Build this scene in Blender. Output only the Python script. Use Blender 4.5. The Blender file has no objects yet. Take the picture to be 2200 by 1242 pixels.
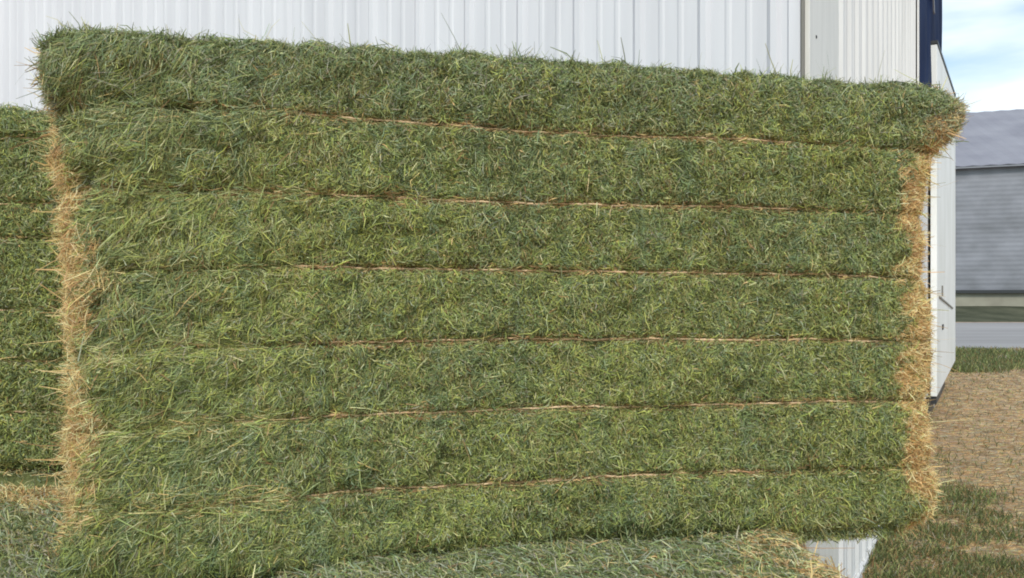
import bpy, bmesh, math
import numpy as np
from mathutils import Vector
R = math.radians
rng = np.random.default_rng(7)
scene = bpy.context.scene

# ------------------------------------------------------------------ camera
F = 1900.0                       # focal length in pixels of the 2200 px wide photograph
CAMH = 1.6; HOR = 640.0
cam_d = bpy.data.cameras.new('camera')
cam = bpy.data.objects.new('camera', cam_d); scene.collection.objects.link(cam)
cam.location = (0, 0, CAMH); cam.rotation_euler = (R(90), 0, 0)
cam_d.sensor_width = 36; cam_d.lens = 36*F/2200
cam_d.shift_y = (HOR-621)/2200
cam_d.clip_start = 0.05; cam_d.clip_end = 3000
scene.camera = cam

# ------------------------------------------------------------------ world
SUN_EL, SUN_ROT = R(42), R(182)
w = bpy.data.worlds.new('World'); scene.world = w; w.use_nodes = True
nt = w.node_tree; nt.nodes.clear()
out = nt.nodes.new('ShaderNodeOutputWorld'); bg = nt.nodes.new('ShaderNodeBackground')
sky = nt.nodes.new('ShaderNodeTexSky'); sky.sky_type = 'NISHITA'; sky.sun_disc = False
sky.sun_elevation = SUN_EL; sky.sun_rotation = SUN_ROT; sky.dust_density = 1.5; sky.ozone_density = 2.0
tc = nt.nodes.new('ShaderNodeTexCoord'); mp = nt.nodes.new('ShaderNodeMapping')
mp.inputs['Scale'].default_value = (1.2, 1.2, 5.0); mp.inputs['Rotation'].default_value = (0, R(-14), 0)
mp.inputs['Location'].default_value = (0.35, 0.0, 0.70)
nz = nt.nodes.new('ShaderNodeTexNoise'); nz.inputs['Scale'].default_value = 2.6; nz.inputs['Detail'].default_value = 5; nz.inputs['Roughness'].default_value = .45
rp = nt.nodes.new('ShaderNodeValToRGB'); rp.color_ramp.elements[0].position = .40; rp.color_ramp.elements[1].position = .67
mx = nt.nodes.new('ShaderNodeMix'); mx.data_type = 'RGBA'
mx.inputs[7].default_value = (8.4, 9.0, 9.4, 1)
nt.links.new(tc.outputs['Generated'], mp.inputs['Vector']); nt.links.new(mp.outputs[0], nz.inputs['Vector'])
nt.links.new(nz.outputs[0], rp.inputs[0]); nt.links.new(rp.outputs[0], mx.inputs[0])
nt.links.new(sky.outputs[0], mx.inputs[6]); nt.links.new(mx.outputs[2], bg.inputs['Color'])
tint = nt.nodes.new('ShaderNodeMix'); tint.data_type = 'RGBA'; tint.blend_type = 'MULTIPLY'; tint.inputs[0].default_value = 1; tint.inputs[7].default_value = (.85, 1.10, 1.08, 1)
nt.links.new(sky.outputs[0], tint.inputs[6]); nt.links.new(tint.outputs[2], mx.inputs[6])
bg.inputs['Strength'].default_value = 0.118
nt.links.new(bg.outputs[0], out.inputs['Surface'])

# ------------------------------------------------------------------ sun (soft, thin cloud)
sd = bpy.data.lights.new('sun', 'SUN'); sd.energy = 1.9; sd.angle = R(14); sd.color = (1, .95, .87)
so = bpy.data.objects.new('sun', sd); scene.collection.objects.link(so)
az = SUN_ROT
dirv = Vector((math.sin(az)*math.cos(SUN_EL), math.cos(az)*math.cos(SUN_EL), math.sin(SUN_EL)))
so.rotation_euler = dirv.to_track_quat('Z', 'Y').to_euler(); so.location = (0, -3, 12)

vs = scene.view_settings; scene.cycles.pixel_filter_type = 'BLACKMAN_HARRIS'; scene.cycles.filter_width = 1.9; vs.view_transform = 'Standard'; vs.look = 'None'; vs.gamma = 1; vs.exposure = 0.33

# ------------------------------------------------------------------ helpers
def link(o, parent=None):
    scene.collection.objects.link(o)
    if parent: o.parent = parent
    return o
def props(o, label=None, cat=None, group=None, kind=None):
    if label: o['label'] = label
    if cat: o['category'] = cat
    if group: o['group'] = group
    if kind: o['kind'] = kind
    return o
def thing(name, loc, label, cat, group=None):
    o = bpy.data.objects.new(name, None); o.location = loc; o.empty_display_size = .2
    link(o); return props(o, label, cat, group)
def mesh_obj(name, verts, faces, mats, parent=None, smooth=False, mat_idx=None):
    me = bpy.data.meshes.new(name); me.from_pydata([tuple(v) for v in verts], [], [tuple(f) for f in faces])
    for m in (mats if isinstance(mats, (list, tuple)) else [mats]): me.materials.append(m)
    if mat_idx is not None: me.polygons.foreach_set('material_index', mat_idx)
    if smooth: me.polygons.foreach_set('use_smooth', [True]*len(me.polygons))
    me.update()
    o = bpy.data.objects.new(name, me); link(o, parent)
    if parent: o.matrix_parent_inverse = parent.matrix_world.inverted() if False else o.matrix_parent_inverse
    return o
def local(parent_loc, V):        # world points -> coordinates local to the parent Empty
    return np.asarray(V, float)-np.asarray(parent_loc, float)
def bevel(o, wdt=.004, seg=2):
    m = o.modifiers.new('b', 'BEVEL'); m.width = wdt; m.segments = seg; m.limit_method = 'ANGLE'; return o
def px(x, y, Y):                 # photograph pixel at depth Y -> world
    return np.array([(x-1100)/F*Y, Y, CAMH-(y-HOR)/F*Y])

class Noise:                     # smooth vectorised noise: a sum of random sines
    def __init__(s, scale, n=14, seed=0):
        r = np.random.default_rng(seed)
        d = r.normal(size=(n, 3)); d /= np.linalg.norm(d, axis=1)[:, None]
        s.k = d*(r.uniform(.5, 1.6, n)/scale*2*math.pi)[:, None]; s.p = r.uniform(0, 6.28, n); s.n = n
    def __call__(s, P):
        P = np.asarray(P, float); return np.sin(P@s.k.T+s.p).sum(-1)/math.sqrt(s.n/2)

def node_mat(name, base=(.5, .5, .5), rough=.7, spec=.3, metal=0):
    m = bpy.data.materials.new(name); m.use_nodes = True
    b = m.node_tree.nodes['Principled BSDF']
    b.inputs['Base Color'].default_value = (*base, 1); b.inputs['Roughness'].default_value = rough
    b.inputs['Specular IOR Level'].default_value = spec; b.inputs['Metallic'].default_value = metal
    return m, m.node_tree, b
def noise_color(m, ntr, b, stops, scale=5, detail=6, stretch=(1, 1, 1), bump=0, bump_scale=40, bdist=.01):
    t = ntr.nodes.new('ShaderNodeTexCoord'); mpn = ntr.nodes.new('ShaderNodeMapping'); mpn.inputs['Scale'].default_value = stretch
    n = ntr.nodes.new('ShaderNodeTexNoise'); n.inputs['Scale'].default_value = scale; n.inputs['Detail'].default_value = detail
    r = ntr.nodes.new('ShaderNodeValToRGB'); r.color_ramp.elements[0].position = stops[0][0]; r.color_ramp.elements[0].color = (*stops[0][1], 1)
    r.color_ramp.elements[1].position = stops[-1][0]; r.color_ramp.elements[1].color = (*stops[-1][1], 1)
    for s in stops[1:-1]:
        e = r.color_ramp.elements.new(s[0]); e.color = (*s[1], 1)
    L = ntr.links.new
    L(t.outputs['Object'], mpn.inputs[0]); L(mpn.outputs[0], n.inputs['Vector']); L(n.outputs[0], r.inputs[0]); L(r.outputs[0], b.inputs['Base Color'])
    if bump:
        n2 = ntr.nodes.new('ShaderNodeTexNoise'); n2.inputs['Scale'].default_value = bump_scale; n2.inputs['Detail'].default_value = 6
        bp = ntr.nodes.new('ShaderNodeBump'); bp.inputs['Strength'].default_value = bump; bp.inputs['Distance'].default_value = bdist
        L(mpn.outputs[0], n2.inputs['Vector']); L(n2.outputs[0], bp.inputs['Height']); L(bp.outputs[0], b.inputs['Normal'])
    return m

# ------------------------------------------------------------------ materials
def attr_mat(name, rough, spec, tr=0):
    m, t, b = node_mat(name, rough=rough, spec=spec)
    a = t.nodes.new('ShaderNodeAttribute'); a.attribute_name = 'col'
    t.links.new(a.outputs['Color'], b.inputs['Base Color'])
    if tr:
        tl = t.nodes.new('ShaderNodeBsdfTranslucent'); ms = t.nodes.new('ShaderNodeMixShader'); ms.inputs[0].default_value = tr
        t.links.new(a.outputs['Color'], tl.inputs['Color'])
        t.links.new(b.outputs[0], ms.inputs[1]); t.links.new(tl.outputs[0], ms.inputs[2])
        t.links.new(ms.outputs[0], t.nodes['Material Output'].inputs['Surface'])
    return m
M_BLADE = attr_mat('hay_blades', .62, .25, .30)
M_CORE = attr_mat('hay_core', .9, .1)
t_ = M_CORE.node_tree
_tc = t_.nodes.new('ShaderNodeTexCoord'); _n = t_.nodes.new('ShaderNodeTexNoise'); _n.inputs['Scale'].default_value = 90; _n.inputs['Detail'].default_value = 4
_b = t_.nodes.new('ShaderNodeBump'); _b.inputs['Strength'].default_value = 1; _b.inputs['Distance'].default_value = .012
t_.links.new(_tc.outputs['Object'], _n.inputs['Vector']); t_.links.new(_n.outputs[0], _b.inputs['Height']); t_.links.new(_b.outputs[0], t_.nodes['Principled BSDF'].inputs['Normal'])
_m, _t, _p = node_mat('twine', (.42, .25, .16), .75, .2); M_TWINE = noise_color(_m, _t, _p, [(.35, (.50, .31, .17)), (.65, (.78, .56, .35))], 60, 3, (.3, 1, 1), .5, 300, .002)
_m, _t, _p = node_mat('white_cladding', (.8, .8, .81), .5, .4)
M_WHITE = noise_color(_m, _t, _p, [(.3, (.60, .595, .63)), (.7, (.69, .685, .72))], 3, 5, (3, 3, .25), .12, 30, .002)
_m, _t, _p = node_mat('side_cladding', (.7, .68, .64), .5, .4)
M_SIDE = noise_color(_m, _t, _p, [(.3, (.58, .57, .565)), (.7, (.70, .69, .685))], 3, 5, (3, 3, .25), .12, 30, .002)
_m, _t, _p = node_mat('trim_beige', (.66, .62, .55), .5, .4)
M_TRIM = noise_color(_m, _t, _p, [(.3, (.60, .585, .55)), (.7, (.70, .685, .65))], 4, 4, (3, 3, .4))
_m, _t, _p = node_mat('door_white', (.78, .78, .77), .5, .4)
M_DOOR = noise_color(_m, _t, _p, [(.3, (.70, .70, .67)), (.7, (.83, .83, .82))], 1.3, 6, (1, 1, .6))
_m, _t, _p = node_mat('navy_tarp', (.012, .03, .11), .8, .15)
M_NAVY = noise_color(_m, _t, _p, [(.35, (.003, .008, .035)), (.7, (.013, .028, .085))], 1.2, 4, (1, 1, .5), .6, 2.5, .06)
M_DARK, _, _ = node_mat('dark_metal', (.035, .037, .04), .5, .4)
M_SEAM, _, _ = node_mat('seam_flashing', (.20, .19, .17), .6, .3)
_m, _t, _p = node_mat('concrete', (.3, .28, .25), .9, .2); M_CONC = noise_color(_m, _t, _p, [(.3, (.22, .2, .18)), (.7, (.34, .31, .27))], 6, 6, bump=.3)
_m, _t, _p = node_mat('gap_shade_footing', (.12, .1, .08), .9, .2); M_FOOT = noise_color(_m, _t, _p, [(.3, (.09, .07, .055)), (.7, (.17, .135, .10))], 6, 6, bump=.3)  # concrete coloured dark brown to carry the shade of the gap below the door
_m, _t, _p = node_mat('shed_beige_wall', (.35, .33, .27), .9, .2); M_FOUND = noise_color(_m, _t, _p, [(.3, (.27, .25, .2)), (.7, (.36, .34, .27))], .7, 6)
_m, _t, _p = node_mat('galvanised_wall', (.33, .34, .37), .5, .5, .0)
M_GALV = noise_color(_m, _t, _p, [(.30, (.16, .163, .18)), (.70, (.26, .263, .295))], .5, 8, (1, 1, 1.5))
_m, _t, _p = node_mat('galvanised_roof', (.42, .42, .47), .5, .5, .0)
M_ROOF = noise_color(_m, _t, _p, [(.3, (.19, .185, .22)), (.7, (.27, .265, .30))], .3, 6, (1, 1, 3))

# ------------------------------------------------------------------ hay strands
def strands(root, d, nrm, length, width, lift, bow, col, roll=None, nseg=2):
    """root (n,3), unit direction d, surface normal nrm -> verts, quads, colours of bent flat strands"""
    n = len(root); side = np.cross(d, nrm); side /= np.linalg.norm(side, axis=1)[:, None]+1e-9
    ro = (rng.normal(0, .7, n) if roll is None else roll)[:, None]
    wv = side*np.cos(ro)+nrm*np.sin(ro)
    curve = rng.normal(0, .10, n)
    V = []
    for k in range(nseg+1):
        f = k/nseg
        c = root+d*(length*f)[:, None]+nrm*(lift*f+bow*4*f*(1-f))[:, None]+side*(curve*length*4*f*(1-f))[:, None]
        ww = (width*(1-.55*f**2)*.5)[:, None]
        V.append(c-wv*ww); V.append(c+wv*ww)
    V = np.stack(V, 1)                                   # n, 2(nseg+1), 3
    m = 2*(nseg+1)
    base = (np.arange(n)*m)[:, None]
    q = np.concatenate([base+np.array([[2*k, 2*k+1, 2*k+3, 2*k+2]]) for k in range(nseg)], 1).reshape(-1, 4)
    C = np.repeat(col[:, None, :], m, 1).reshape(-1, 3)
    return V.reshape(-1, 3), q, C

def build_np(name, chunks, mats, parent, origin):
    """chunks: (verts, quads, colours, material index, smooth)"""
    off = 0; Vs = []; Qs = []; Cs = []; Ms = []; Ss = []
    for V, Q, C, mi, sm in chunks:
        Vs.append(V); Qs.append(Q+off); Cs.append(C); Ms.append(np.full(len(Q), mi)); Ss.append(np.full(len(Q), sm)); off += len(V)
    V = np.concatenate(Vs)-np.asarray(origin); Q = np.concatenate(Qs); C = np.concatenate(Cs)
    me = bpy.data.meshes.new(name)
    me.vertices.add(len(V)); me.vertices.foreach_set('co', V.astype(np.float32).ravel())
    me.loops.add(len(Q)*4); me.loops.foreach_set('vertex_index', Q.astype(np.int32).ravel())
    me.polygons.add(len(Q)); me.polygons.foreach_set('loop_start', np.arange(0, len(Q)*4, 4, dtype=np.int32))
    for m in mats: me.materials.append(m)
    me.polygons.foreach_set('material_index', np.concatenate(Ms).astype(np.int32))
    me.polygons.foreach_set('use_smooth', np.concatenate(Ss).astype(bool))
    at = me.color_attributes.new('col', 'FLOAT_COLOR', 'POINT')
    at.data.foreach_set('color', np.concatenate([C, np.ones((len(C), 1))], 1).astype(np.float32).ravel())
    me.update(calc_edges=True); me.validate()
    o = bpy.data.objects.new(name, me); link(o, parent); return o

PAL = {k: np.array(v) for k, v in dict(
    dark=(.120, .145, .055), green=(.315, .370, .140), blue=(.260, .325, .175), yellow=(.49, .52, .150),
    pale=(.60, .60, .32), olive=(.38, .365, .15), brown=(.34, .22, .10), tan=(.84, .585, .27), straw=(.92, .75, .42),
    silver=(.42, .46, .31), rust=(.58, .35, .17), grey=(.40, .38, .28)).items()}
def pick(n, weights):
    """weights: dict name -> array(n) or scalar; returns colours with jitter"""
    W = np.stack([np.broadcast_to(np.asarray(v, float), (n,)) for v in weights.values()], 1).clip(0)
    W = W/W.sum(1)[:, None]; c = W.cumsum(1); r = rng.random(n)[:, None]
    idx = (r > c[:, :-1]).sum(1) if W.shape[1] > 1 else np.zeros(n, int)
    P = np.stack([PAL[k] for k in weights]); col = P[idx]
    return (col*rng.uniform(.72, 1.28, (n, 1))*rng.uniform(.93, 1.07, (n, 3))).clip(.01, .9)

def unit(v): return v/(np.linalg.norm(v, axis=-1, keepdims=True)+1e-9)

PITS = []     # (a, z, radius a, radius z, depth): open pockets between tufts of the large bale
class Bale:
    """A big square bale. Front plane through O, length direction L, outward front normal N.
    aL(z), aR(z): where its ends stand; zb, zt: bottom and top; grooves: list of functions a -> z (strings)."""
    def __init__(s, O, theta, aL, aR, zb, zt, depth, grooves, seed=1, groove_depth=.015, wl=.09, tanL=None, tanR=None, lump=.009, top_r=.06):
        s.O = np.array(O, float); s.L = np.array([math.cos(theta), math.sin(theta), 0]); s.N = np.array([math.sin(theta), -math.cos(theta), 0])
        s.U = np.array([0, 0, 1.0]); s.aL, s.aR, s.zb, s.zt, s.D = aL, aR, zb, zt, depth
        s.gr = grooves; s.gd = groove_depth; s.wl = wl; s.tr = top_r
        s.n1 = Noise(.32, seed=seed); s.n2 = Noise(.09, seed=seed+50); s.n3 = Noise(.035, seed=seed+90); s.lump = lump
        s.tanL = tanL or (lambda z: z*0+.07); s.tanR = tanR or (lambda z: z*0+.07)
    def world(s, a, z, q):       # q: depth behind the front plane
        return s.O+a[..., None]*s.L+(z-s.O[2])[..., None]*s.U-q[..., None]*s.N
    def groove(s, a, z):         # 0 away from strings .. 1 in a groove
        g = np.zeros_like(z)
        for f in s.gr:
            d = np.abs(z-f(a)); g = np.maximum(g, np.exp(-(d/.010)**2)*1.0+np.exp(-(d/.045)**1.5)*.22)
        return g
    def front(s, a, z):
        """depth of the front surface"""
        el = (a-s.aL(z)).clip(0); er = (s.aR(z)-a).clip(0); et = (s.zt(a)-z).clip(0); eb = (z-s.zb(a)).clip(0)
        q = np.zeros_like(z)
        for e, r, dp in ((el, s.wl, .13), (er, s.wl, .13), (et, s.tr, .07), (eb, s.tr, .05)):
            k = ((r-e)/r).clip(0, 1); q = q+dp*(1-np.sqrt((1-k**2).clip(0)))
        P = np.stack([a, z, z*0], -1)
        if s.gd == .015 and s.wl == .09 and s.D == 1.18:
            for pa_, pz_, ra_, rz_, dp_ in PITS: q = q+dp_*np.exp(-((a-pa_)/ra_)**2-((z-pz_)/rz_)**2)
        q = q+s.gd*s.groove(a, z)-s.lump*s.n1(P)*.8-.005*s.n2(P)-.0028*s.n2(np.stack([a*1.3, z*.12, a*0], -1))
        return q
    def fpos(s, a, z): return s.world(a, z, s.front(a, z))
    def fnormal(s, a, z):
        h = .004
        da = s.fpos(a+h, z)-s.fpos(a-h, z); dz = s.fpos(a, z+h)-s.fpos(a, z-h)
        n = unit(np.cross(da, dz)); return np.where((n@s.N)[..., None] < 0, -n, n)
    def end_a(s, z, q, side):    # ends wander a little with depth
        P = np.stack([z, q, z*0+side*3.0], -1)
        f = ((q-.13)/.2).clip(0, 1)
        return (s.aL(z) if side < 0 else s.aR(z))+side*f*.02*(s.n1(P)+.5*s.n2(P))
    def core(s, colfn, na=150, nz=90, nq=10):
        ch = []
        v, u = np.meshgrid(np.linspace(0, 1, nz+1), np.linspace(0, 1, na+1), indexing='ij')
        zr = s.zb(np.zeros(1))[0]+(s.zt(np.zeros(1))[0]-s.zb(np.zeros(1))[0])*v
        a = s.aL(zr)+(s.aR(zr)-s.aL(zr))*u; z = s.zb(a)+(s.zt(a)-s.zb(a))*v
        qf = s.front(a, z)+.010
        F_ = s.world(a, z, qf); B_ = s.world(a, z, np.full_like(a, s.D))
        def grid(G, C): 
            h, w_ = G.shape[:2]; i = np.arange(h*w_).reshape(h, w_)
            Q = np.stack([i[:-1, :-1], i[:-1, 1:], i[1:, 1:], i[1:, :-1]], -1).reshape(-1, 4)
            ch.append((G.reshape(-1, 3), Q, C.reshape(-1, 3), 0, True))
        CF = colfn(a, z)
        grid(F_, CF); grid(B_[:, ::-1], CF[:, ::-1])
        for sl, nm in ((np.s_[0, :], 'b'), (np.s_[-1, :], 't'), (np.s_[:, 0], 'l'), (np.s_[:, -1], 'r')):
            fr, bk, cc = F_[sl], B_[sl], CF[sl]
            w3 = np.linspace(0, 1, nq+1)[:, None, None]
            G = fr[None]*(1-w3)+bk[None]*w3
            nn = s.n1(G)*.012*np.sin(math.pi*w3[..., 0])
            dirn = {'b': -s.U, 't': s.U, 'l': -s.L, 'r': s.L}[nm]
            G = G-(np.abs(nn)*.6+.009*np.sin(math.pi*w3[..., 0]))[..., None]*dirn
            C = np.repeat(cc[None], nq+1, 0)
            if nm in 'tb': C = np.repeat(CF[nz//2][None], nq+1, 0)
            grid(G, C)
        return ch

def interp(pts):
    p = np.array(sorted(pts), float)
    return lambda x: np.interp(x, p[:, 0], p[:, 1])

# ------------------------------------------------------------------ the ground and what lies beyond
def sheet(name, pts, z, m, label_kind='structure', sub=1):
    o = mesh_obj(name, [(x, y, z) for x, y in pts], [range(len(pts))], m)
    o['kind'] = label_kind; return o
_m, _t, _p = node_mat('bare_ground', (.3, .22, .14), .95, .1)
M_GROUND = noise_color(_m, _t, _p, [(.30, (.24, .165, .115)), (.5, (.47, .33, .23)), (.68, (.60, .44, .32))], 2.2, 9, (1, 1, 1), .6, 25, .02)
sheet('ground', [(-400, -60), (900, -60), (900, 1500), (-400, 1500)], 0, M_GROUND)
_m, _t, _p = node_mat('gravel_road', (.36, .36, .38), .9, .2)
M_ROAD = noise_color(_m, _t, _p, [(.3, (.26, .245, .24)), (.7, (.36, .34, .335))], .3, 7, (.3, 1, 1))
sheet('road', [(-60, 27), (300, 31), (300, 60), (-60, 56)], .008, M_ROAD)
_m, _t, _p = node_mat('verge_soil', (.12, .12, .06), .95, .1)
M_VERGE = noise_color(_m, _t, _p, [(.35, (.10, .12, .045)), (.7, (.22, .19, .10))], .8, 8, (1, 1, 1), .5, 6, .05)
sheet('verge', [(-60, 19.5), (300, 21.5), (300, 27), (-60, 26)], .004, M_VERGE)
# low grass bank behind the road
xs = np.linspace(-40, 200, 60); ys = np.array([58, 61, 64, 66, 70, 80, 140, 300.]); hs = np.array([-.05, .25, .7, .95, 1.0, 1.0, .9, .5])
nb = Noise(7, seed=3); V = []; 
for j, yy in enumerate(ys):
    for x in xs: V.append((x, yy, hs[j]+(.08*nb(np.array([x, yy, 0])) if 0 < j < 7 else 0)))
Fc = [(j*60+i, j*60+i+1, (j+1)*60+i+1, (j+1)*60+i) for j in range(7) for i in range(59)]
_m, _t, _p = node_mat('bank_grass', (.07, .08, .04), .95, .1)
M_BANK = noise_color(_m, _t, _p, [(.35, (.055, .06, .038)), (.7, (.12, .12, .08))], .5, 8, (1, 1, 1), .6, 4, .1)
ob = mesh_obj('grass_bank', V, Fc, M_BANK, smooth=True); ob['kind'] = 'structure'

# grey shed far right
SO = (30.0, 68.0, .9)
shed = thing('metal_shed', SO, 'large grey metal shed with pale roof standing beyond the road', 'shed')
def strip_wall(x0, x1, y0, y1, z0, z1, pitch, dep, horizontal=False):
    """corrugated wall from (x0,y0) to (x1,y1)"""
    A = np.array([x0, y0]); B = np.array([x1, y1]); ln = np.linalg.norm(B-A); t = (B-A)/ln; nn = np.array([t[1], -t[0]])
    if horizontal:
        nrow = int((z1-z0)/pitch*2); V = []; 
        for i in range(nrow+1):
            zz = z0+(z1-z0)*i/nrow; off = dep*(i % 2)
            for P in (A, B): V.append((*(P+nn*off), zz))
        return V, [(2*i, 2*i+1, 2*i+3, 2*i+2) for i in range(nrow)]
sx0, sx1 = 26.0, 52.0
y0s, y1s = 71.5, 61.0
V, Fc = strip_wall(sx0, sx1, y0s, y1s, 2.2, 11.6, .35, .010, True)
mesh_obj('wall', local(SO, V), Fc, M_GALV, shed)
def box_pts(x0, x1, y0, y1, z0, z1):
    return [(x0, y0, z0), (x1, y0, z0), (x1, y1, z0), (x0, y1, z0), (x0, y0, z1), (x1, y0, z1), (x1, y1, z1), (x0, y1, z1)]
BOXF = [(0, 3, 2, 1), (4, 5, 6, 7), (0, 1, 5, 4), (1, 2, 6, 5), (2, 3, 7, 6), (3, 0, 4, 7)]
V = [(sx0, y0s+.1, -.1), (sx1, y1s+.1, -.1), (sx1, 90, -.1), (sx0, 90, -.1), (sx0, y0s+.1, 1.95), (sx1, y1s+.1, 1.95), (sx1, 90, 1.95), (sx0, 90, 1.95)]
mesh_obj('foundation', local(SO, V), BOXF, M_FOUND, shed)
V = [(sx0, y0s-.25, 1.955), (sx1, y1s-.25, 1.955), (sx1, 90, 1.955), (sx0, 90, 1.955), (sx0, y0s-.25, 2.2), (sx1, y1s-.25, 2.2), (sx1, 90, 2.2), (sx0, 90, 2.2)]
mesh_obj('sill', local(SO, V), BOXF, M_DARK, shed)
V = [(sx0, y0s+.07, 2.21), (sx0, 90, 2.21), (sx0, 90, 11.6), (sx0, y0s+.07, 11.6)]
mesh_obj('end_wall', local(SO, V), [(0, 1, 2, 3)], M_GALV, shed)
nr = 48; V = []; Fc = []
for i in range(nr+1):
    f = i/nr; x = sx0-.5+(sx1+1-sx0)*f; yy = y0s-.5+(y1s-y0s)*f; o_ = .05*(i % 2)
    V += [(x, yy, 11.62+o_), (x, yy+11, 17.6+o_), (x, yy+22, 11.62+o_)]
for i in range(nr): Fc += [(3*i, 3*i+3, 3*i+4, 3*i+1), (3*i+1, 3*i+4, 3*i+5, 3*i+2)]
mesh_obj('roof', local(SO, V), Fc, M_ROOF, shed)
V = [(sx0-.5, y0s-.52, 11.48), (sx1+.5, y1s-.52, 11.48), (sx1+.5, y1s-.30, 11.48), (sx0-.5, y0s-.30, 11.48)]; V += [(a, b, 11.6) for a, b, c in V]
mesh_obj('gutter', local(SO, V), BOXF, M_GALV, shed)

# ------------------------------------------------------------------ white barn
BC = np.array([1.22, 3.66]); G = np.array([.4766, .8791]); E = np.array([-.8791, .4766])   # side and front directions from the corner
BO = (BC[0], BC[1], 0)
barn = thing('barn', BO, 'white ribbed metal barn standing behind the stacked green bales', 'barn')
HT = 6.6
def bw(w_, outn, z, d): # point at distance w_ along direction d, outn metres in front of that wall
    nn = np.array([-E[0], -E[1]]) if d is G else np.array([-G[0], -G[1]])
    p = BC+d*w_+nn*outn; return (p[0], p[1], z)
def profile(length, pitch=.3, start=.13):
    """ag panel profile: tall trapezoid ribs with two low ribs between"""
    pts = [(0, 0)]
    k = start
    while k < length:
        for dx, h in ((-.030, 0), (-.012, .019), (.012, .019), (.030, 0), (.09, 0), (.100, .0045), (.112, .0045), (.122, 0), (.178, 0), (.188, .0045), (.200, .0045), (.210, 0)):
            if 0 < k+dx < length: pts.append((k+dx, h))
        k += pitch
    pts.append((length, 0)); return pts
def ribbed(name, d, w0, w1, z0, z1, m, start=.13, base=0):
    pr = profile(w1-w0, start=start); V = []
    for x, h in pr: V += [bw(w0+x, base+h, z0, d), bw(w0+x, base+h, z1, d)]
    Fc = [(2*i, 2*i+2, 2*i+3, 2*i+1) for i in range(len(pr)-1)]
    return mesh_obj(name, local(BO, V), Fc, m, barn)
ribbed('front_wall', E, .075, 16, .04, HT, M_WHITE, start=.058)
def slab(name, d, w0, w1, o0, o1, z0, z1, m, parent=barn, z1b=None, bev=.003, z0b=None):
    z0b = z0 if z0b is None else z0b
    z1b = z1 if z1b is None else z1b
    V = [bw(w0, o0, z0, d), bw(w1, o0, z0b, d), bw(w1, o1, z0b, d), bw(w0, o1, z0, d), bw(w0, o0, z1, d), bw(w1, o0, z1b, d), bw(w1, o1, z1b, d), bw(w0, o1, z1, d)]
    o = mesh_obj(name, local(BO, V), BOXF, m, parent)
    if bev: bevel(o, bev)
    return o
slab('corner_seam', E, .009, .02, -.03, .022, .04, HT, M_SEAM)
slab('corner_trim', E, .0225, .073, -.03, .012, .04, HT, M_WHITE)
slab('flat_panel', G, .012, .80, -.04, .010, .04, HT, M_TRIM)
ribbed('side_wall', G, .802, 6.0, .04, HT, M_SIDE, start=.1)
slab('side_wall', G, 6.0025, 10.35, -.05, 0, .43, 3.6, M_SIDE, bev=0)
slab('foundation', E, .0, 16, -.2, -.02, -.1, .038, M_CONC, bev=.01)
slab('base_flashing', G, .81, 6.0, .0003, .025, .0, .05, M_SIDE, bev=0)
slab('foundation', G, .0, 6.0, -.2, -.03, -.1, .036, M_CONC, bev=.01)
slab('foundation', G, 6.003, 13.8, -.2, -.06, -.1, .428, M_FOOT, bev=.01)
# navy curtain over the upper opening, with folds
nu, nv = 40, 30; V = []
for j in range(nv+1):
    for i in range(nu+1):
        u = 6.005+(10.35-6.005)*i/nu; z = 3.6+(HT+1-3.6)*j/nv
        V.append(bw(u, .03+.022*math.sin(u*7+z*1.2)+.012*math.sin(u*17-z), z, G))
Fc = [(j*(nu+1)+i, j*(nu+1)+i+1, (j+1)*(nu+1)+i+1, (j+1)*(nu+1)+i) for j in range(nv) for i in range(nu)]
cur = mesh_obj('curtain', local(BO, V), Fc, M_NAVY, barn, smooth=True); cur['label'] = 'navy blue curtain over the upper side opening'
slab('curtain_edge', G, 6.002, 6.03, .01, .03, 3.6, HT+.9, M_SIDE)
# diagonal pale strap on the curtain
V = [bw(6.3, .08, 6.4, G), bw(6.42, .08, 6.4, G), bw(7.6, .08, 4.9, G), bw(7.48, .08, 4.9, G)]; V += [bw(6.3, .095, 6.4, G), bw(6.42, .095, 6.4, G), bw(7.6, .095, 4.9, G), bw(7.48, .095, 4.9, G)]
mesh_obj('strap', local(BO, V), BOXF, M_GALV, cur)
# tall white sliding door hanging past the barn end, with a gap below
door = slab('sliding_door', G, 7.9, 14.05, .03, .10, .42, 4.63, M_DOOR, z1b=5.20, bev=.006, z0b=.47)
door['label'] = 'tall white sliding door with a dark gap below'
slab('door_cap', G, 7.89, 14.02, .03, .11, 4.633, 4.675, M_DARK, door, z1b=5.265, z0b=5.205)
slab('gap_shade_bar', G, 7.92, 9.3, .035, .095, .33, .417, M_DARK, door)  # added dark bar, stands in for the shadow right under the door edge
slab('wing_wall', G, 10.36, 13.9, -2.6, .02, .44, 4.5, M_SIDE, bev=0, z1b=5.0)
# latch and bolt on the door
slab('latch', G, 8.3, 12.6, .102, .115, 1.60, 1.625, M_SEAM, door, z1b=1.44, z0b=1.415)
slab('latch', G, 9.0, 9.13, .102, .115, 1.62, 1.76, M_SEAM, door)
slab('bolt', G, 9.1, 9.3, .102, .115, 1.18, 1.25, M_DARK, door)
# roof and back so the barn is whole
slab('roof', E, -.4, 16.3, -16.0, .45, HT+1.1, HT+1.25, M_SIDE)
slab('fascia', E, .0, 16, -.06, -.002, HT+.003, HT+1.095, M_WHITE)
slab('fascia', G, .07, 6.0, -.06, -.002, HT+.003, HT+1.095, M_SIDE)
slab('back_wall', G, 10.36, 10.5, -16, -.06, 0, HT+1.095, M_SIDE)
slab('end_wall', E, 15.9, 16.0, -10.3, -.21, 0, HT+1.095, M_SIDE)
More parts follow.
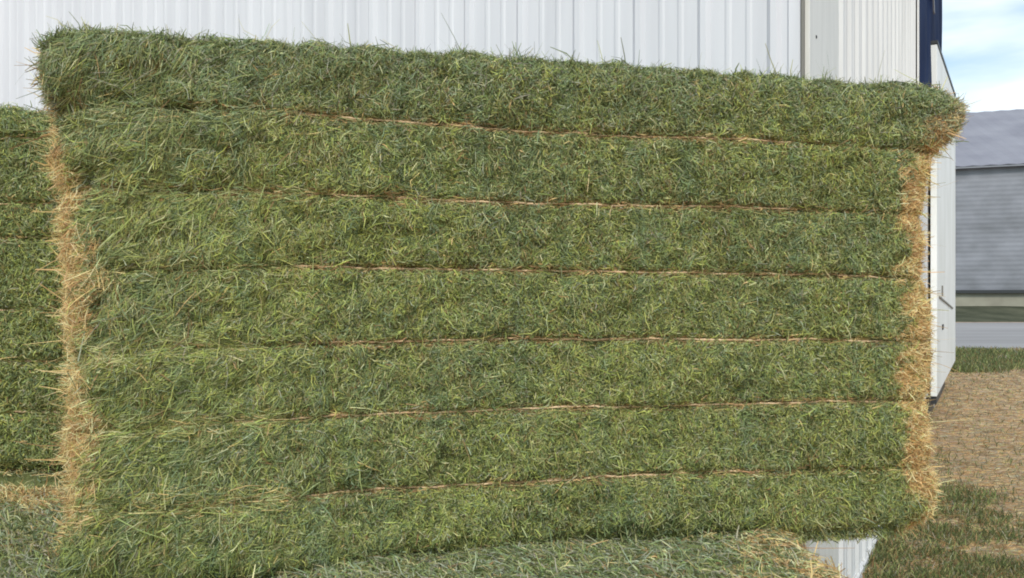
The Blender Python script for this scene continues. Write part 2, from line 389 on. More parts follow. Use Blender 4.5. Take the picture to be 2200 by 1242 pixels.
# screws on the cladding
def screws_(name, d, ws, zs, outn, m, r=.0055):
    V = []; Fc = []
    for w_ in ws:
        for z in zs:
            b = len(V); nn = np.array([-E[0], -E[1]]) if d is G else np.array([-G[0], -G[1]])
            c = np.array(bw(w_, outn, z, d)); n3 = np.array([*nn, 0]); d3 = np.array([*d, 0])
            for k in range(6): V.append(c+d3*r*math.cos(k*math.pi/3)+np.array([0, 0, r*math.sin(k*math.pi/3)]))
            for k in range(6): V.append(c+n3*.004+(d3*math.cos(k*math.pi/3)+np.array([0, 0, math.sin(k*math.pi/3)]))*r*.6)
            Fc += [tuple(b+6+k for k in range(6))]+[(b+k, b+(k+1) % 6, b+6+(k+1) % 6, b+6+k) for k in range(6)]
    mesh_obj(name, local(BO, V), Fc, m, barn)
for z in (1.15, 2.1, 2.72, 3.3):
    screws_('screw', G, [.16], [z], .0102, M_DARK, .009)

# ------------------------------------------------------------------ main bale
TH = math.atan2(.39, 2.10); O1 = np.array([-1.04, 2.04, .972])
Lv = np.array([math.cos(TH), math.sin(TH), 0]); Nv = np.array([math.sin(TH), -math.cos(TH), 0])
def px2az(x, y, off=0.0):
    """where the sight line of a photograph pixel meets the plane off metres behind the bale's front"""
    d = np.array([(x-1100)/F, 1.0, -(y-HOR)/F]); C0 = np.array([0, 0, CAMH]); P0 = O1-Nv*off
    t = ((P0-C0)@Nv)/(d@Nv); P = C0+d*t; return ((P-O1)@Lv, P[2])
silL = [(150, 58), (108, 80), (84, 112), (80, 150), (88, 205), (112, 250), (110, 300), (98, 350), (130, 405), (128, 480), (132, 560), (136, 640), (132, 700), (152, 770), (140, 840), (140, 900), (126, 960), (142, 1010), (140, 1100), (120, 1180), (110, 1300)]
silR = [(2010, 170), (2045, 205), (2064, 245), (2048, 295), (2006, 332), (1992, 400), (1980, 460), (1976, 560), (1984, 640), (1994, 720), (1996, 800), (1984, 870), (1986, 950), (2006, 1030), (2002, 1090), (1965, 1135), (1900, 1200)]
tanl = [(80, 150), (100, 240), (140, 295), (190, 370), (186, 450), (212, 560), (214, 720), (164, 780), (178, 850), (226, 910), (212, 1000), (196, 1090), (160, 1150), (100, 1190), (90, 1290)]
tanr = [(2100, 170), (2064, 215), (1975, 260), (1958, 310), (1940, 380), (1926, 450), (1924, 560), (1926, 700), (1918, 850), (1926, 950), (1944, 1040), (1975, 1100), (1960, 1130)]
def curve_az(pts, off): return interp([(px2az(x, y, off)[1], px2az(x, y, off)[0]) for x, y in pts])
aL1 = curve_az([(x+22, y) for x, y in silL], .12); aR1 = curve_az([(x-25, y) for x, y in silR], .12)
tL = curve_az([(x-9, y) for x, y in tanl], .02); tR = curve_az([(x+3, y) for x, y in tanr], .02)
STR = [
 [(100, 236), (430, 238), (560, 240), (700, 250), (850, 262), (1000, 273), (1150, 285), (1350, 295), (1500, 298), (1650, 305), (1800, 316), (2000, 324)],
 [(100, 412), (400, 406), (560, 412), (700, 420), (900, 430), (1100, 437), (1300, 441), (1500, 444), (1650, 448), (1800, 455), (2000, 463)],
 [(100, 584), (400, 579), (560, 574), (750, 575), (1000, 578), (1200, 582), (1400, 586), (1600, 588), (1800, 592), (2000, 600)],
 [(100, 775), (300, 753), (450, 743), (600, 740), (800, 735), (1000, 730), (1200, 728), (1400, 728), (1600, 729), (1800, 730), (2000, 731)],
 [(100, 936), (330, 915), (450, 908), (600, 900), (750, 890), (950, 883), (1100, 878), (1300, 873), (1500, 868), (1700, 863), (2000, 858)],
 [(100, 1112), (330, 1088), (480, 1080), (600, 1070), (750, 1055), (900, 1045), (1100, 1033), (1300, 1020), (1500, 1013), (1700, 1010), (2000, 1002)]]
VIS = [(540, 1700), (640, 1720), (620, 1900), (640, 1900), (470, 1900), (460, 1640)]
GR = [interp([px2az(x, y, .02) for x, y in s_]) for s_ in STR]
VISA = [(px2az(x0, s_[3][1])[0], px2az(x1, s_[-2][1])[0]) for (x0, x1), s_ in zip(VIS, STR)]
nt1 = Noise(.5, seed=11); nt2 = Noise(.13, seed=12)
topp = interp([px2az(x, y, .05) for x, y in [(60, 130), (90, 98), (125, 80), (150, 73), (200, 76), (330, 82), (450, 88), (600, 99), (800, 109), (1000, 122), (1200, 135), (1400, 149), (1600, 164), (1750, 177), (1900, 188), (2000, 193), (2060, 222)]])
zt1 = lambda a: topp(a)+.004*nt2(np.stack([a, a*0, a*0], -1))
zb1 = lambda a: .972-.052*np.exp(-((a-.25)/.50)**2)+.003*nt2(np.stack([a, a*0+5, a*0], -1))
bale1 = Bale(O1, TH, aL1, aR1, zb1, zt1, 1.18, GR, seed=21)
W1 = (-.0+O1[0], O1[1], .972)
B1 = thing('hay_bale', W1, 'large green hay bale in front, tied with six reddish twines, tan stubble at both ends', 'hay bale', 'big hay bales stacked beside the barn')

for x_, y_, rx_, ry_, dp_ in ((175, 225, 45, 22, .035), (270, 205, 50, 14, .022), (385, 227, 45, 7, .03), (215, 500, 14, 50, .03), (208, 690, 12, 45, .04), (168, 795, 12, 22, .035), (180, 850, 30, 16, .025), (405, 412, 40, 9, .025),
                              (185, 390, 30, 22, .035), (955, 165, 26, 22, .028), (1215, 590, 24, 12, .025), (150, 265, 30, 20, .035), (255, 915, 22, 14, .025), (1500, 165, 30, 25, .02), (700, 742, 40, 8, .02), (445, 1108, 30, 9, .02), (1310, 120, 30, 10, .01), (1985, 470, 10, 22, .03), (1972, 590, 12, 18, .03)):
    c_ = px2az(x_, y_); PITS.append((c_[0], c_[1], rx_/900, ry_/900, dp_))
nA, nB, nC = Noise(.45, seed=31), Noise(.14, seed=32), Noise(.05, seed=33)
def tanness(bl, a, z, tl, tr, soft=.013):
    jit = .012*bl[0](np.stack([a, z, a*0], -1))+.015*bl[1](np.stack([a, z, a*0], -1))
    return 1/(1+np.exp(-((tl(z)+jit)-a)/soft*1.5)), 1/(1+np.exp(-(a-(tr(z)+jit))/soft*1.5))
def core_col(tnfn, darkv=(.15, .165, .065), tanv=(.62, .38, .14)):
    def f(a, z):
        t1, t2 = tnfn(a, z); t = np.maximum(t1, t2)[..., None]
        return np.array(darkv)*(1-t)+np.array(tanv)*t
    return f
tn1 = lambda a, z: tanness((nB, nC), a, z, tL, tR)

def scatter_front(bl, n, tn, which, band_mix, lenf=1.0, width=(.0014, .0036), left_fan=True, zmin=None):
    """which: 'green' keeps strands off the tan ends, 'left' / 'right' keep only those ends"""
    zlo, zhi = bl.zb(np.zeros(1))[0], bl.zt(np.zeros(1))[0]+.01
    z = rng.uniform(zlo, zhi, n); al, ar = bl.aL(z), bl.aR(z)
    if which == 'green': a = rng.uniform(al, ar)
    elif which == 'left': a = rng.uniform(al, al+.20)
    else: a = rng.uniform(ar-.22, ar)
    z = np.minimum(z, bl.zt(a)-.002)
    t1, t2 = tn(a, z); t = np.maximum(t1, t2); r = rng.random(n)
    keep = (r > t) if which == 'green' else (r < (t1 if which == 'left' else t2))
    if bl is bale1 and which == 'green':      # the twine lies open along most of each groove
        for gf, (lo, hi) in zip(bl.gr, VISA): keep &= ~((np.abs(z-gf(a)) < .0055) & (a > lo) & (a < hi) & (rng.random(n) < .95-.55*(nC(np.stack([a, z*0, a*0], -1)) > 1.1)))
    a, z, t1, t2, t = a[keep], z[keep], t1[keep], t2[keep], t[keep]; n = len(a)
    P = bl.fpos(a, z); nr_ = bl.fnormal(a, z); g = bl.groove(a, z)
    Q = np.stack([a, z, a*0], -1); pa, pb, pc = nA(Q), nB(Q), nC(Q)
    W = bl.aR(z)-bl.aL(z); u = (a-bl.aL(z))/W; h = (z-zlo)/(zhi-zlo)
    leftish = np.exp(-(u/.22)**2) if left_fan else u*0
    # direction field
    ang = rng.uniform(0, 2*math.pi, n)
    vert = rng.normal(math.pi/2, .55, n)+rng.integers(0, 2, n)*math.pi
    ang = np.where(rng.random(n) < .38+.1*pb, vert, ang)
    if left_fan:
        fan = rng.normal(.85, .42, n)+.25*pb+rng.integers(0, 2, n)*math.pi
        ang = np.where(rng.random(n) < leftish*.85, fan, ang)
    hor = rng.normal(0, .16, n)+rng.integers(0, 2, n)*math.pi
    ang = np.where(rng.random(n) < g*.75, hor, ang)
    if which != 'green': ang = np.where(rng.random(n) < .5, rng.normal(0 if which == 'right' else math.pi, .8, n), ang)
    ang = ang+.3*pc
    dir3 = np.cos(ang)[:, None]*bl.L+np.sin(ang)[:, None]*bl.U
    dir3 = unit(dir3-(dir3*nr_).sum(1)[:, None]*nr_)
    ln = rng.gamma(3.0, .0058, n)*(1+1.3*leftish)*lenf; ln = ln.clip(.010, .15)*np.where(g > .5, 1.25, 1)
    ln = ln*(1-.35*(g*(1-leftish)).clip(0, 1)*(np.abs(np.sin(ang)) > .5))
    wd = rng.uniform(*width, n)*(1-.12*leftish)*.92
    lift = rng.gamma(1.6, .0034, n)*np.where(rng.random(n) < .05, 3, 1)*(1-.6*g); bow = rng.uniform(0, .007, n)
    if which != 'green':
        lift = lift*1.2; ln = ln*.8; wd = wd*.9
    root = P-dir3*(ln/2)[:, None]+nr_*(rng.uniform(-.006, .004, n)-.002*g)[:, None]
    col = band_mix(n, a, z, u, h, g, pa, pb, pc, leftish) if which == 'green' else pick(n, dict(tan=1.6, straw=.9+.2*pb, rust=.50-.2*pb, brown=.50+.2*pc, yellow=.06, olive=.05+.35*(1-t), pale=.14))
    if which != 'green' and bl is bale1:   # the upper ends are weathered grey
        gg = ((z-1.99)/.08).clip(0, 1)*rng.random(n) > (.22 if which == 'left' else .38)
        br = (1-np.abs(z-2.03)/.06).clip(0, 1)*(which == 'right'); c2 = pick(n, dict(grey=1, silver=.5, brown=.6+2.5*br, rust=1.2*br, blue=.6, pale=.2, dark=.5)); col = np.where(gg[:, None], c2, col)
    return strands(root, dir3, nr_, ln, wd, lift, bow, col)

def mix_main(n, a, z, u, h, g, pa, pb, pc, lf):
    fl = nB(np.stack([a*1.9, z*.16, a*0], -1)); pa = pa+.9*fl; pb = pb+.9*fl
    low = (1-h); top = ((h-.82)/.15).clip(0, 1)
    near = (g > .35)*1.0
    return pick(n, dict(dark=.80+.30*top+.13*pb-.1*pc+.3*near, green=1.0, blue=.22+.85*top+.14*(-pa)-.06*pb+.25*h, yellow=.52+.50*low+.26*pa+.10*pb-.40*top,
                        pale=.36+.07*pb+.06*lf, olive=.70+.20*pb, brown=.10+.9*near+.04*pb, tan=.02+.45*near+.02*pb, grey=.10+.45*top+.08*pc, silver=.08+.22*top))

def scatter_plane(P, nr_, T1, T2, n_, ln_mu, cols, lift_mu=.006, ang_mu=None, ang_sd=.6, width=(.0018, .0045)):
    n = len(P); ang = rng.uniform(0, 2*math.pi, n) if ang_mu is None else rng.normal(ang_mu, ang_sd, n)+rng.integers(0, 2, n)*math.pi
    d = np.cos(ang)[:, None]*T1+np.sin(ang)[:, None]*T2
    ln = rng.gamma(3, ln_mu/3, n).clip(.012, .085); lift = rng.gamma(1.6, lift_mu, n)*np.where(rng.random(n) < .04, 3, 1)
    root = P-d*(ln/2)[:, None]+nr_*rng.uniform(-.008, .004, n)[:, None]
    return strands(root, d, np.broadcast_to(nr_, P.shape), ln, rng.uniform(*width, n), lift, rng.uniform(0, .008, n), cols)

def scatter_top(bl, n, colfn, ln_mu=.045, q0=.05, qmax=None, ang_mu=None, lift=.006):
    a = rng.uniform(0, 1, n); zz = bl.zt(np.zeros(1))[0]; a = bl.aL(np.full(n, zz))+a*(bl.aR(np.full(n, zz))-bl.aL(np.full(n, zz)))
    q = rng.uniform(q0, qmax or bl.D, n); P = bl.world(a, bl.zt(a), q)
    return scatter_plane(P, bl.U[None], bl.L, -bl.N, n, ln_mu, colfn(n, a, q), lift, ang_mu)
def scatter_end(bl, n, side, colfn, ln_mu=.04, lift=.010):
    zlo, zhi = bl.zb(np.zeros(1))[0], bl.zt(np.zeros(1))[0]
    z = rng.uniform(zlo, zhi, n); q = rng.uniform(.10, bl.D, n); a = bl.end_a(z, q, side)
    P = bl.world(a, z, q); return scatter_plane(P, (bl.L*side)[None], bl.N, bl.U, n, ln_mu, colfn(n, z, q), lift)

tan_cols = lambda n, z, q: pick(n, dict(tan=1.6, straw=.8, rust=.35, brown=.5, olive=.2))
BL = lambda s: (s[0], s[1], s[2], 1, False)
N1 = 500000
# --- loose fluff along the top edge and corners
def fluff(bl, n, amin, amax, zf, qlo, qhi, colw, ln=(.02, .06), dirf=None, lean=.5):
    a = rng.uniform(amin, amax, n); q = rng.uniform(qlo, qhi, n); P = bl.world(a, zf(a)-.008, q)
    d = unit(bl.U*1.0+bl.L*rng.normal(0, lean, n)[:, None]+bl.N*rng.normal(.2, .5, n)[:, None]) if dirf is None else dirf(n)
    nn = unit(np.cross(d, rng.normal(size=(n, 3)))); l = rng.uniform(*ln, n)*rng.uniform(.3, 1, n)
    return strands(P, d, nn, l, rng.uniform(.0012, .003, n), rng.normal(0, .006, n), rng.normal(0, .004, n), pick(n, colw))
topcol = dict(dark=1, green=.8, blue=1.0, olive=.4, grey=.5, pale=.15)
ch = bale1.core(core_col(tn1), 220, 130, 10)
ch.append(BL(scatter_front(bale1, N1, tn1, 'green', mix_main)))
ch.append(BL(scatter_top(bale1, 26000, lambda n, a, q: pick(n, dict(blue=1, green=1, dark=.7, grey=.5, pale=.3, olive=.4)))))
ch.append(BL(fluff(bale1, 5200, .0, 2.12, zt1, .0, .14, topcol, (.005, .024))))
for (ax, n_, l0, l1) in ((120, 420, .015, .045), (185, 260, .015, .05), (365, 260, .02, .05), (985, 130, .015, .045), (1105, 90, .02, .065), (1170, 40, .02, .04), (1500, 60, .01, .035), (745, 50, .01, .035)):
    a0 = px2az(ax, 90, .05)[0]
    ch.append(BL(fluff(bale1, n_, a0-.035, a0+.035, zt1, .01, .09, topcol, (l0, l1), lean=.8)))
# a few long single stems standing off the top
def stem(p0, p1, Y, w_=.0022, c='dark', sag=.01):
    A, B = px(*p0, Y), px(*p1, Y); d = unit((B-A)[None]); l = np.array([np.linalg.norm(B-A)])
    return BL(strands(A[None], d, np.array([[0, -1., 0]]), l, np.array([w_]), np.array([.0]), np.array([sag]), (PAL[c]*1.5)[None], roll=np.array([0.0])))
for args in (((556, 82), (512, 40), 2.14, .0016, 'grey'), ((572, 82), (602, 40), 2.14, .0016, 'grey'), ((292, 72), (256, 54), 2.08, .0026, 'dark'), ((150, 70), (98, 34), 2.06, .0022, 'grey'), ((188, 66), (183, 42), 2.08, .0035, 'grey'),
             ((850, 102), (822, 84), 2.2, .0022, 'grey'), ((1112, 118), (1100, 88), 2.25, .002, 'dark'), ((2050, 305), (2082, 305), 2.5, .003, 'dark'), ((1110, 118), (1120, 92), 2.25, .002, 'dark'), ((95, 180), (60, 150), 2.06, .0010, 'pale'), ((95, 195), (72, 190), 2.06, .0009, 'pale')): ch.append(stem(*args))
for gf, (lo, hi) in zip(GR, VISA):
    m_ = 1500; a_ = rng.uniform(lo-.15, hi+.1, m_); z_ = gf(a_)+rng.normal(0, .007, m_); k_ = (np.abs(z_-gf(a_)) > .0035) | (rng.random(m_) < .12) | (a_ < lo); a_, z_ = a_[k_], z_[k_]; m_ = len(a_)
    sl = (gf(a_+.01)-gf(a_-.01))/.02; an = np.arctan(sl)+rng.normal(0, .10, m_); d = np.cos(an)[:, None]*Lv+np.sin(an)[:, None]*np.array([0, 0, 1.])
    nr_ = np.broadcast_to(Nv, d.shape); l = rng.uniform(.02, .08, m_)
    ch.append(BL(strands(bale1.fpos(a_, z_)-d*(l/2)[:, None]+nr_*.001, d, nr_, l, rng.uniform(.0014, .003, m_), rng.uniform(-.002, .003, m_), rng.uniform(0, .003, m_), pick(m_, dict(rust=.4, brown=1.6, tan=.6, olive=.9)))))
m_ = 1800; z_ = rng.uniform(1.0, 2.18, m_); a_ = rng.uniform(.08, 2.02, m_); an = rng.uniform(0, math.pi*2, m_)      # longer pale stems pressed on the face
d = np.cos(an)[:, None]*Lv+np.sin(an)[:, None]*np.array([0, 0, 1.]); nr_ = bale1.fnormal(a_, z_); d = unit(d-(d*nr_).sum(1)[:, None]*nr_); l = rng.gamma(3, .013, m_).clip(.015, .11)
ch.append(BL(strands(bale1.fpos(a_, z_)-d*(l/2)[:, None]+nr_*.002, d, nr_, l, rng.uniform(.0012, .0026, m_), rng.uniform(0, .008, m_), rng.uniform(0, .004, m_), pick(m_, dict(pale=1.2, straw=.7, yellow=.5, tan=.25)))))
# sheaves: long combed strands lying along the covered ends of the twines
for path, n0_, sp, cw in (([(185, 778), (300, 752), (430, 742), (560, 748)], 1500, .013, dict(pale=1, yellow=1, olive=.5, straw=.4, green=.6)),
                          ([(240, 790), (330, 762), (470, 775)], 500, .010, dict(yellow=1, pale=.8, green=.6)),
                          ([(230, 935), (330, 915), (450, 908), (620, 893)], 1300, .014, dict(pale=.8, yellow=.6, olive=.7, tan=.5, green=.6)),
                          ([(170, 1110), (300, 1085), (420, 1088), (620, 1070)], 1300, .016, dict(pale=.8, yellow=.6, olive=.6, tan=.7, green=.6)),
                          ([(150, 770), (230, 762), (300, 765)], 500, .010, dict(pale=1, straw=.8, yellow=.6)),
                          ([(225, 586), (400, 579), (620, 573)], 900, .010, dict(pale=.6, olive=.8, dark=.6, green=.8)),
                          ([(170, 255), (350, 246), (600, 243)], 900, .012, dict(pale=.6, olive=.8, dark=.5, blue=.8)),
                          ([(200, 415), (400, 410), (650, 417)], 900, .010, dict(olive=.8, brown=.6, green=.6, pale=.4))):
    nn_ = int(n0_*.75); az = np.array([px2az(*p) for p in path]); t = rng.random(nn_)*(len(az)-1); i = t.astype(int).clip(0, len(az)-2); f = (t-i)[:, None]
    c = az[i]*(1-f)+az[i+1]*f; tg = unit(az[i+1]-az[i]); c = c+rng.normal(0, sp, nn_)[:, None]*np.stack([-tg[:, 1], tg[:, 0]], 1)
    a_, z_ = c[:, 0], c[:, 1]; an = np.arctan2(tg[:, 1], tg[:, 0])+rng.normal(0, .22, nn_)
    d = np.cos(an)[:, None]*Lv+np.sin(an)[:, None]*np.array([0, 0, 1.]); nr_ = bale1.fnormal(a_, z_); d = unit(d-(d*nr_).sum(1)[:, None]*nr_)
    l = rng.uniform(.03, .10, nn_)
    ch.append(BL(strands(bale1.fpos(a_, z_)-d*(l/2)[:, None]+nr_*rng.uniform(-.002, .008, nn_)[:, None], d, nr_, l, rng.uniform(.0012, .0024, nn_), rng.uniform(-.002, .005, nn_), rng.uniform(0, .006, nn_), pick(nn_, cw))))
hay1 = build_np('hay', ch, [M_CORE, M_BLADE], B1, W1)

# --- tan stubble ends
for side, nm in ((-1, 'left'), (1, 'right')):
    ch = [BL(scatter_front(bale1, 60000, tn1, nm, None, lenf=1.05)), BL(scatter_end(bale1, 22000, side, tan_cols))]
    # stray straws sticking outwards
    n = 1500; z = rng.uniform(1.0, 2.2, n); q = rng.uniform(.06, .35, n); a = bale1.end_a(z, q.clip(.13), side)-side*.012*(q < .13); P = bale1.world(a, z, q)
    d = unit(bale1.L*side+rng.normal(0, .55, (n, 3))); nn = unit(np.cross(d, rng.normal(size=(n, 3))))
    grey = z > 2.03
    c = np.where(grey[:, None], pick(n, dict(grey=1, blue=.6, pale=.5, dark=.4)), pick(n, dict(tan=1, straw=1, brown=.3)))
    ch.append(BL(strands(P, d, nn, rng.gamma(2.5, .009, n).clip(.004, .05), rng.uniform(.0012, .003, n), rng.normal(0, .006, n), rng.normal(0, .004, n), c)))
    for k in range(70):          # ragged tufts
        m_ = int(rng.integers(14, 34)); zc = rng.uniform(1.0, 2.17); qc = rng.uniform(.03, .2); zz = zc+rng.normal(0, .010, m_); qq = (qc+rng.normal(0, .010, m_)).clip(.0)
        edge = bale1.aL(zz) if side < 0 else bale1.aR(zz); aa = edge-side*(.09-qq).clip(0)*.6; qq = np.maximum(qq, bale1.front(aa, zz)-.004)
        dc = unit(bale1.L*side+bale1.N*rng.uniform(0, .9)+np.array([0, 0, rng.normal(-.1, .7)])); d_ = unit(dc+rng.normal(0, .22, (m_, 3))); n_ = unit(np.cross(d_, rng.normal(size=(m_, 3))))
        top_ = zc > 2.05; cw = dict(grey=1, blue=.6, brown=.8, pale=.5, dark=.3) if top_ else dict(tan=1, straw=1, brown=.4, pale=.2)
        ch.append(BL(strands(bale1.world(aa, zz, qq), d_, n_, rng.uniform(.015, .045, m_), rng.uniform(.0012, .0028, m_), rng.normal(0, .006, m_), rng.normal(0, .004, m_), pick(m_, cw))))
    e = build_np('stubble_end', ch, [M_BLADE, M_BLADE], B1, W1)

# --- twines
def twine(bl, gf, a0, a1, parent, origin, r=.0032, q_extra=-.007, seed=0, label=None):
    n = 240; a = np.linspace(a0, a1, n); z = gf(a)+.0015*Noise(.12, seed=seed)(np.stack([a, a*0, a*0], -1)); q = bl.front(a, z)+q_extra
    k = np.ones(9)/9; q = np.convolve(np.pad(q, 4, 'edge'), k, 'valid')
    P = bl.world(a, z, q); V = []; m = 8
    T = unit(np.gradient(P, axis=0)); S = unit(np.cross(T, np.array([0, 0, 1.]))); Bn = np.cross(S, T)
    ph = np.arange(n)*.9
    for j in range(m):
        an = 2*math.pi*j/m+ph*.25; rr = r*(1+.22*np.cos(2*(an-ph)))
        V.append(P+S*(np.cos(an)*rr)[:, None]+Bn*(np.sin(an)*rr)[:, None])
    V = np.stack(V, 1).reshape(-1, 3)-np.array(origin)
    Fc = [(i*m+j, i*m+(j+1) % m, (i+1)*m+(j+1) % m, (i+1)*m+j) for i in range(n-1) for j in range(m)]
    o = mesh_obj('twine', V, Fc, M_TWINE, parent, smooth=True)
    if label: o['label'] = label
    return o
for i, g_ in enumerate(GR):
    x0, x1 = VIS[i]; twine(bale1, g_, px2az(x0, STR[i][3][1], 0)[0], px2az(x1, STR[i][-2][1], 0)[0], B1, W1, seed=60+i, r=.0028, q_extra=-.0085)

# ------------------------------------------------------------------ the lower front bale it stands on
zt2 = lambda a: .964+a*0+.006*nt1(np.stack([a, a*0, a*0], -1))-.055*np.exp(-((a-1.0)/.42)**2)
rc = lambda v: (lambda z: z*0+v)
g2 = [rc(.15*k+.05) for k in range(1, 6)]
bale2 = Bale((-1.75, 1.66, 0), 0.0, lambda z: z*0+.0, lambda z: 2.49+0*z-.03*np.cos(z*6), lambda a: a*0+.0, zt2, 1.28, g2, seed=71, top_r=.09)
W2 = (-1.75, 1.66, 0)
B2 = thing('hay_bale', W2, 'silvery green weathered hay bale underneath the large front bale, only its top showing', 'hay bale', 'big hay bales stacked beside the barn')
tn2 = lambda a, z: tanness((nB, nC), a, z, rc(.06), rc(2.40))
mix_low = lambda n, a, z, u, h, g, pa, pb, pc, lf: pick(n, dict(silver=.9, blue=.8, green=.8, pale=.4, dark=.3, grey=.5, olive=.3, tan=.1))
def top2(n, a, q):
    Q = np.stack([a, q, a*0], -1); endt = 1/(1+np.exp(-(a-(2.36-.25*(.45-q).clip(0, .3)+.05*nB(Q)))/.03))*2.2
    back = 1/(1+np.exp(-(q-(1.04+.04*nB(Q)))/.02))*(a < .9)*5
    t = endt+back
    return pick(n, dict(silver=.65, blue=.6, green=1.1, pale=.35, dark=.45, grey=.7, olive=.6, tan=.05+t, straw=.08+t, rust=.4*t, brown=.15+.4*t))
ch = bale2.core(core_col(tn2, (.2, .22, .12)), 100, 40, 12)
ch.append(BL(scatter_top(bale2, 120000, top2, ln_mu=.034, q0=.03, ang_mu=2.3, lift=.004)))
ch.append(BL(scatter_front(bale2, 26000, tn2, 'green', mix_low, lenf=1.3, width=(.003, .006), left_fan=False)))
n = 260; a = rng.uniform(.1, 2.35, n); a = np.concatenate([a, rng.uniform(2.1, 2.44, 260)]); n = 520
P = bale2.world(a, zt2(a), rng.uniform(.1, .55, n)); d = unit(np.array([0, 0, .25])+bale2.L*rng.normal(0, .8, n)[:, None]+bale2.N*rng.normal(0, .8, n)[:, None])
ch.append(BL(strands(P, d, unit(np.cross(d, rng.normal(size=(n, 3)))), rng.uniform(.02, .06, n), rng.uniform(.0013, .0028, n), rng.normal(0, .01, n), rng.normal(0, .006, n), top2(n, a, a*0+.4))))
build_np('hay', ch, [M_CORE, M_BLADE], B2, W2)
for side, nm in ((-1, 'left'), (1, 'right')):
    build_np('stubble_end', [BL(scatter_end(bale2, 22000, side, tan_cols)), BL(scatter_front(bale2, 9000, tn2, nm, None))], [M_BLADE, M_BLADE], B2, W2)
for i, g_ in enumerate(g2): twine(bale2, g_, .1, 2.35, B2, W2, seed=80+i)

# ------------------------------------------------------------------ neighbour bale on the left, and the one below it
Y3 = 2.98
def zpx(y, Y=Y3): return CAMH-(y-HOR)/F*Y
O3 = (-3.86, Y3, 1.01)
g3 = [rc(zpx(y)) for y in (290, 432, 508, 665, 778, 890)]
zt3 = lambda a: zpx(218)-.012*((a-1.9)/.3).clip(0, 2)+a*0+.006*nt2(np.stack([a, a*0+9, a*0], -1))
bale3 = Bale(O3, R(1.0), rc(.0), rc(2.50), rc(1.012), zt3, 1.2, g3, seed=101, groove_depth=.014)
B3 = thing('hay_bale', O3, 'dark green hay bale at the left edge, set back behind the large front bale', 'hay bale', 'big hay bales stacked beside the barn')
tn3 = lambda a, z: tanness((nB, nC), a, z, rc(.06), rc(2.44))
def mix3(n, a, z, u, h, g, pa, pb, pc, lf):
    top = ((h-.8)/.2).clip(0, 1)
    return pick(n, dict(dark=.45+.15*pb+.2*(1-h), green=1.3, blue=.5+.6*top, yellow=.6+.35*pa, pale=.3, olive=.45, brown=.05+.4*g, tan=.02+.2*g, grey=.12))
ch = bale3.core(core_col(tn3), 110, 70, 8)
ch.append(BL(scatter_front(bale3, 120000, tn3, 'green', mix3, width=(.002, .005), left_fan=False)))
ch.append(BL(scatter_top(bale3, 14000, lambda n, a, q: pick(n, dict(blue=1, green=1, dark=.7, grey=.5, pale=.3, tan=.3)))))
ch.append(BL(fluff(bale3, 2200, .2, 2.48, zt3, .0, .14, dict(green=1, blue=1, tan=.5, olive=.5, dark=.5), (.01, .035))))
build_np('hay', ch, [M_CORE, M_BLADE], B3, O3)
for side, nm in ((-1, 'left'), (1, 'right')):
    build_np('stubble_end', [BL(scatter_end(bale3, 14000, side, tan_cols)), BL(scatter_front(bale3, 14000, tn3, nm, None))], [M_BLADE, M_BLADE], B3, O3)
for i, g_ in enumerate(g3): twine(bale3, g_, .1, 2.4, B3, O3, seed=120+i, q_extra=.004)

O4 = (-3.9, 2.99, 0)
bale4 = Bale(O4, 0.0, rc(.0), rc(2.95), rc(.0), lambda a: a*0+1.0, 1.2, g2, seed=141)
B4 = thing('hay_bale', O4, 'hay bale at the bottom left, carrying the dark green bale at the left edge', 'hay bale', 'big hay bales stacked beside the barn')
tn4 = lambda a, z: tanness((nB, nC), a, z, rc(.06), rc(2.9))
ch = bale4.core(core_col(tn4), 60, 30, 6)
ch.append(BL(scatter_front(bale4, 18000, tn4, 'green', mix_low, lenf=1.2, width=(.003, .006), left_fan=False)))
ch.append(BL(scatter_top(bale4, 16000, lambda n, a, q: pick(n, dict(tan=1.2, straw=.8, silver=.4, green=.4, brown=.4, grey=.4)), q0=.0, ln_mu=.05)))
build_np('hay', ch, [M_CORE, M_BLADE], B4, O4)
for side, nm in ((-1, 'left'), (1, 'right')):
    build_np('stubble_end', [BL(scatter_end(bale4, 9000, side, tan_cols))], [M_BLADE, M_BLADE], B4, O4)

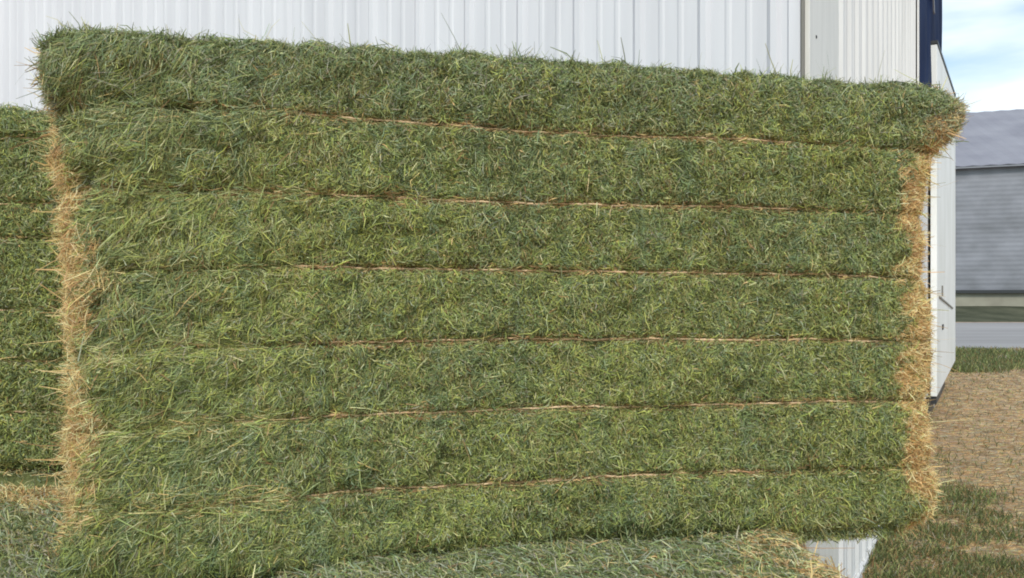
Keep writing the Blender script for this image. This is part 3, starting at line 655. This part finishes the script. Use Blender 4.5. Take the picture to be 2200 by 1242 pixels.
# ------------------------------------------------------------------ ground cover: straw litter and grass
def in_area(n, x0, x1, y0, y1): return rng.uniform(x0, x1, n), rng.uniform(y0, y1, n)
n = 120000; y = 3.0+17*rng.random(n)**1.7; x = y*rng.uniform(.30, .62, n)
P = np.stack([x, y, np.full(n, .006)], -1)
ang = rng.normal(.12, .4, n)+rng.integers(0, 2, n)*math.pi
d = np.stack([np.cos(ang), np.sin(ang), np.zeros(n)], -1); up = np.broadcast_to(np.array([0, 0, 1.]), (n, 3))
lit = strands(P, d, up, rng.gamma(3, .026, n), rng.uniform(.0012, .0026, n)*(1+y/9), rng.gamma(1.5, .0015, n), rng.uniform(0, .008, n), pick(n, dict(straw=.16, tan=.6, brown=1.3, grey=1.3, rust=.5)))
o = build_np('straw_litter', [BL(lit)], [M_BLADE, M_BLADE], None, (0, 0, 0)); props(o, 'dry straw litter scattered over the bare tan ground', 'straw', kind='stuff')
ng = Noise(1.6, seed=201); ng2 = Noise(.4, seed=202)
n = 260000; y = 3.0+24.5*rng.random(n)**1.6; x = y*rng.uniform(.28, .64, n)
Q = np.stack([x, y, x*0], -1)
py = HOR+F*CAMH/y; pxx = 1100+F*x/y
m1 = 1/(1+np.exp(-(py-(1010+.55*(pxx-2000)+30*ng(Q)))/22))      # grassy corner by the stack; its dark blades also stand in for ground shadow
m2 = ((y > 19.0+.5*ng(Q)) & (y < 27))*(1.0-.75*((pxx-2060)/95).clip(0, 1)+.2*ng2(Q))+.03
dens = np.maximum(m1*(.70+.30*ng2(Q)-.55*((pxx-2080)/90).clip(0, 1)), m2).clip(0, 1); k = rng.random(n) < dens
x, y = x[k], y[k]; n = len(x); P = np.stack([x, y, np.full(n, .0)], -1)
d = unit(np.stack([rng.normal(0, .6, n), rng.normal(0, .6, n), np.ones(n)], -1)); nn = unit(np.cross(d, rng.normal(size=(n, 3))))
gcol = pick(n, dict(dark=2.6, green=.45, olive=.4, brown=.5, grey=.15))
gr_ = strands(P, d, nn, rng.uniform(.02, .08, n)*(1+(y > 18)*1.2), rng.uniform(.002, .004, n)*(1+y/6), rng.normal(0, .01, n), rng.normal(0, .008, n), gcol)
o = build_np('grass', [BL(gr_)], [M_BLADE, M_BLADE], None, (0, 0, 0)); props(o, 'short grass in patches beside the bales, dark green partly to stand for ground shadow', 'grass', kind='stuff')
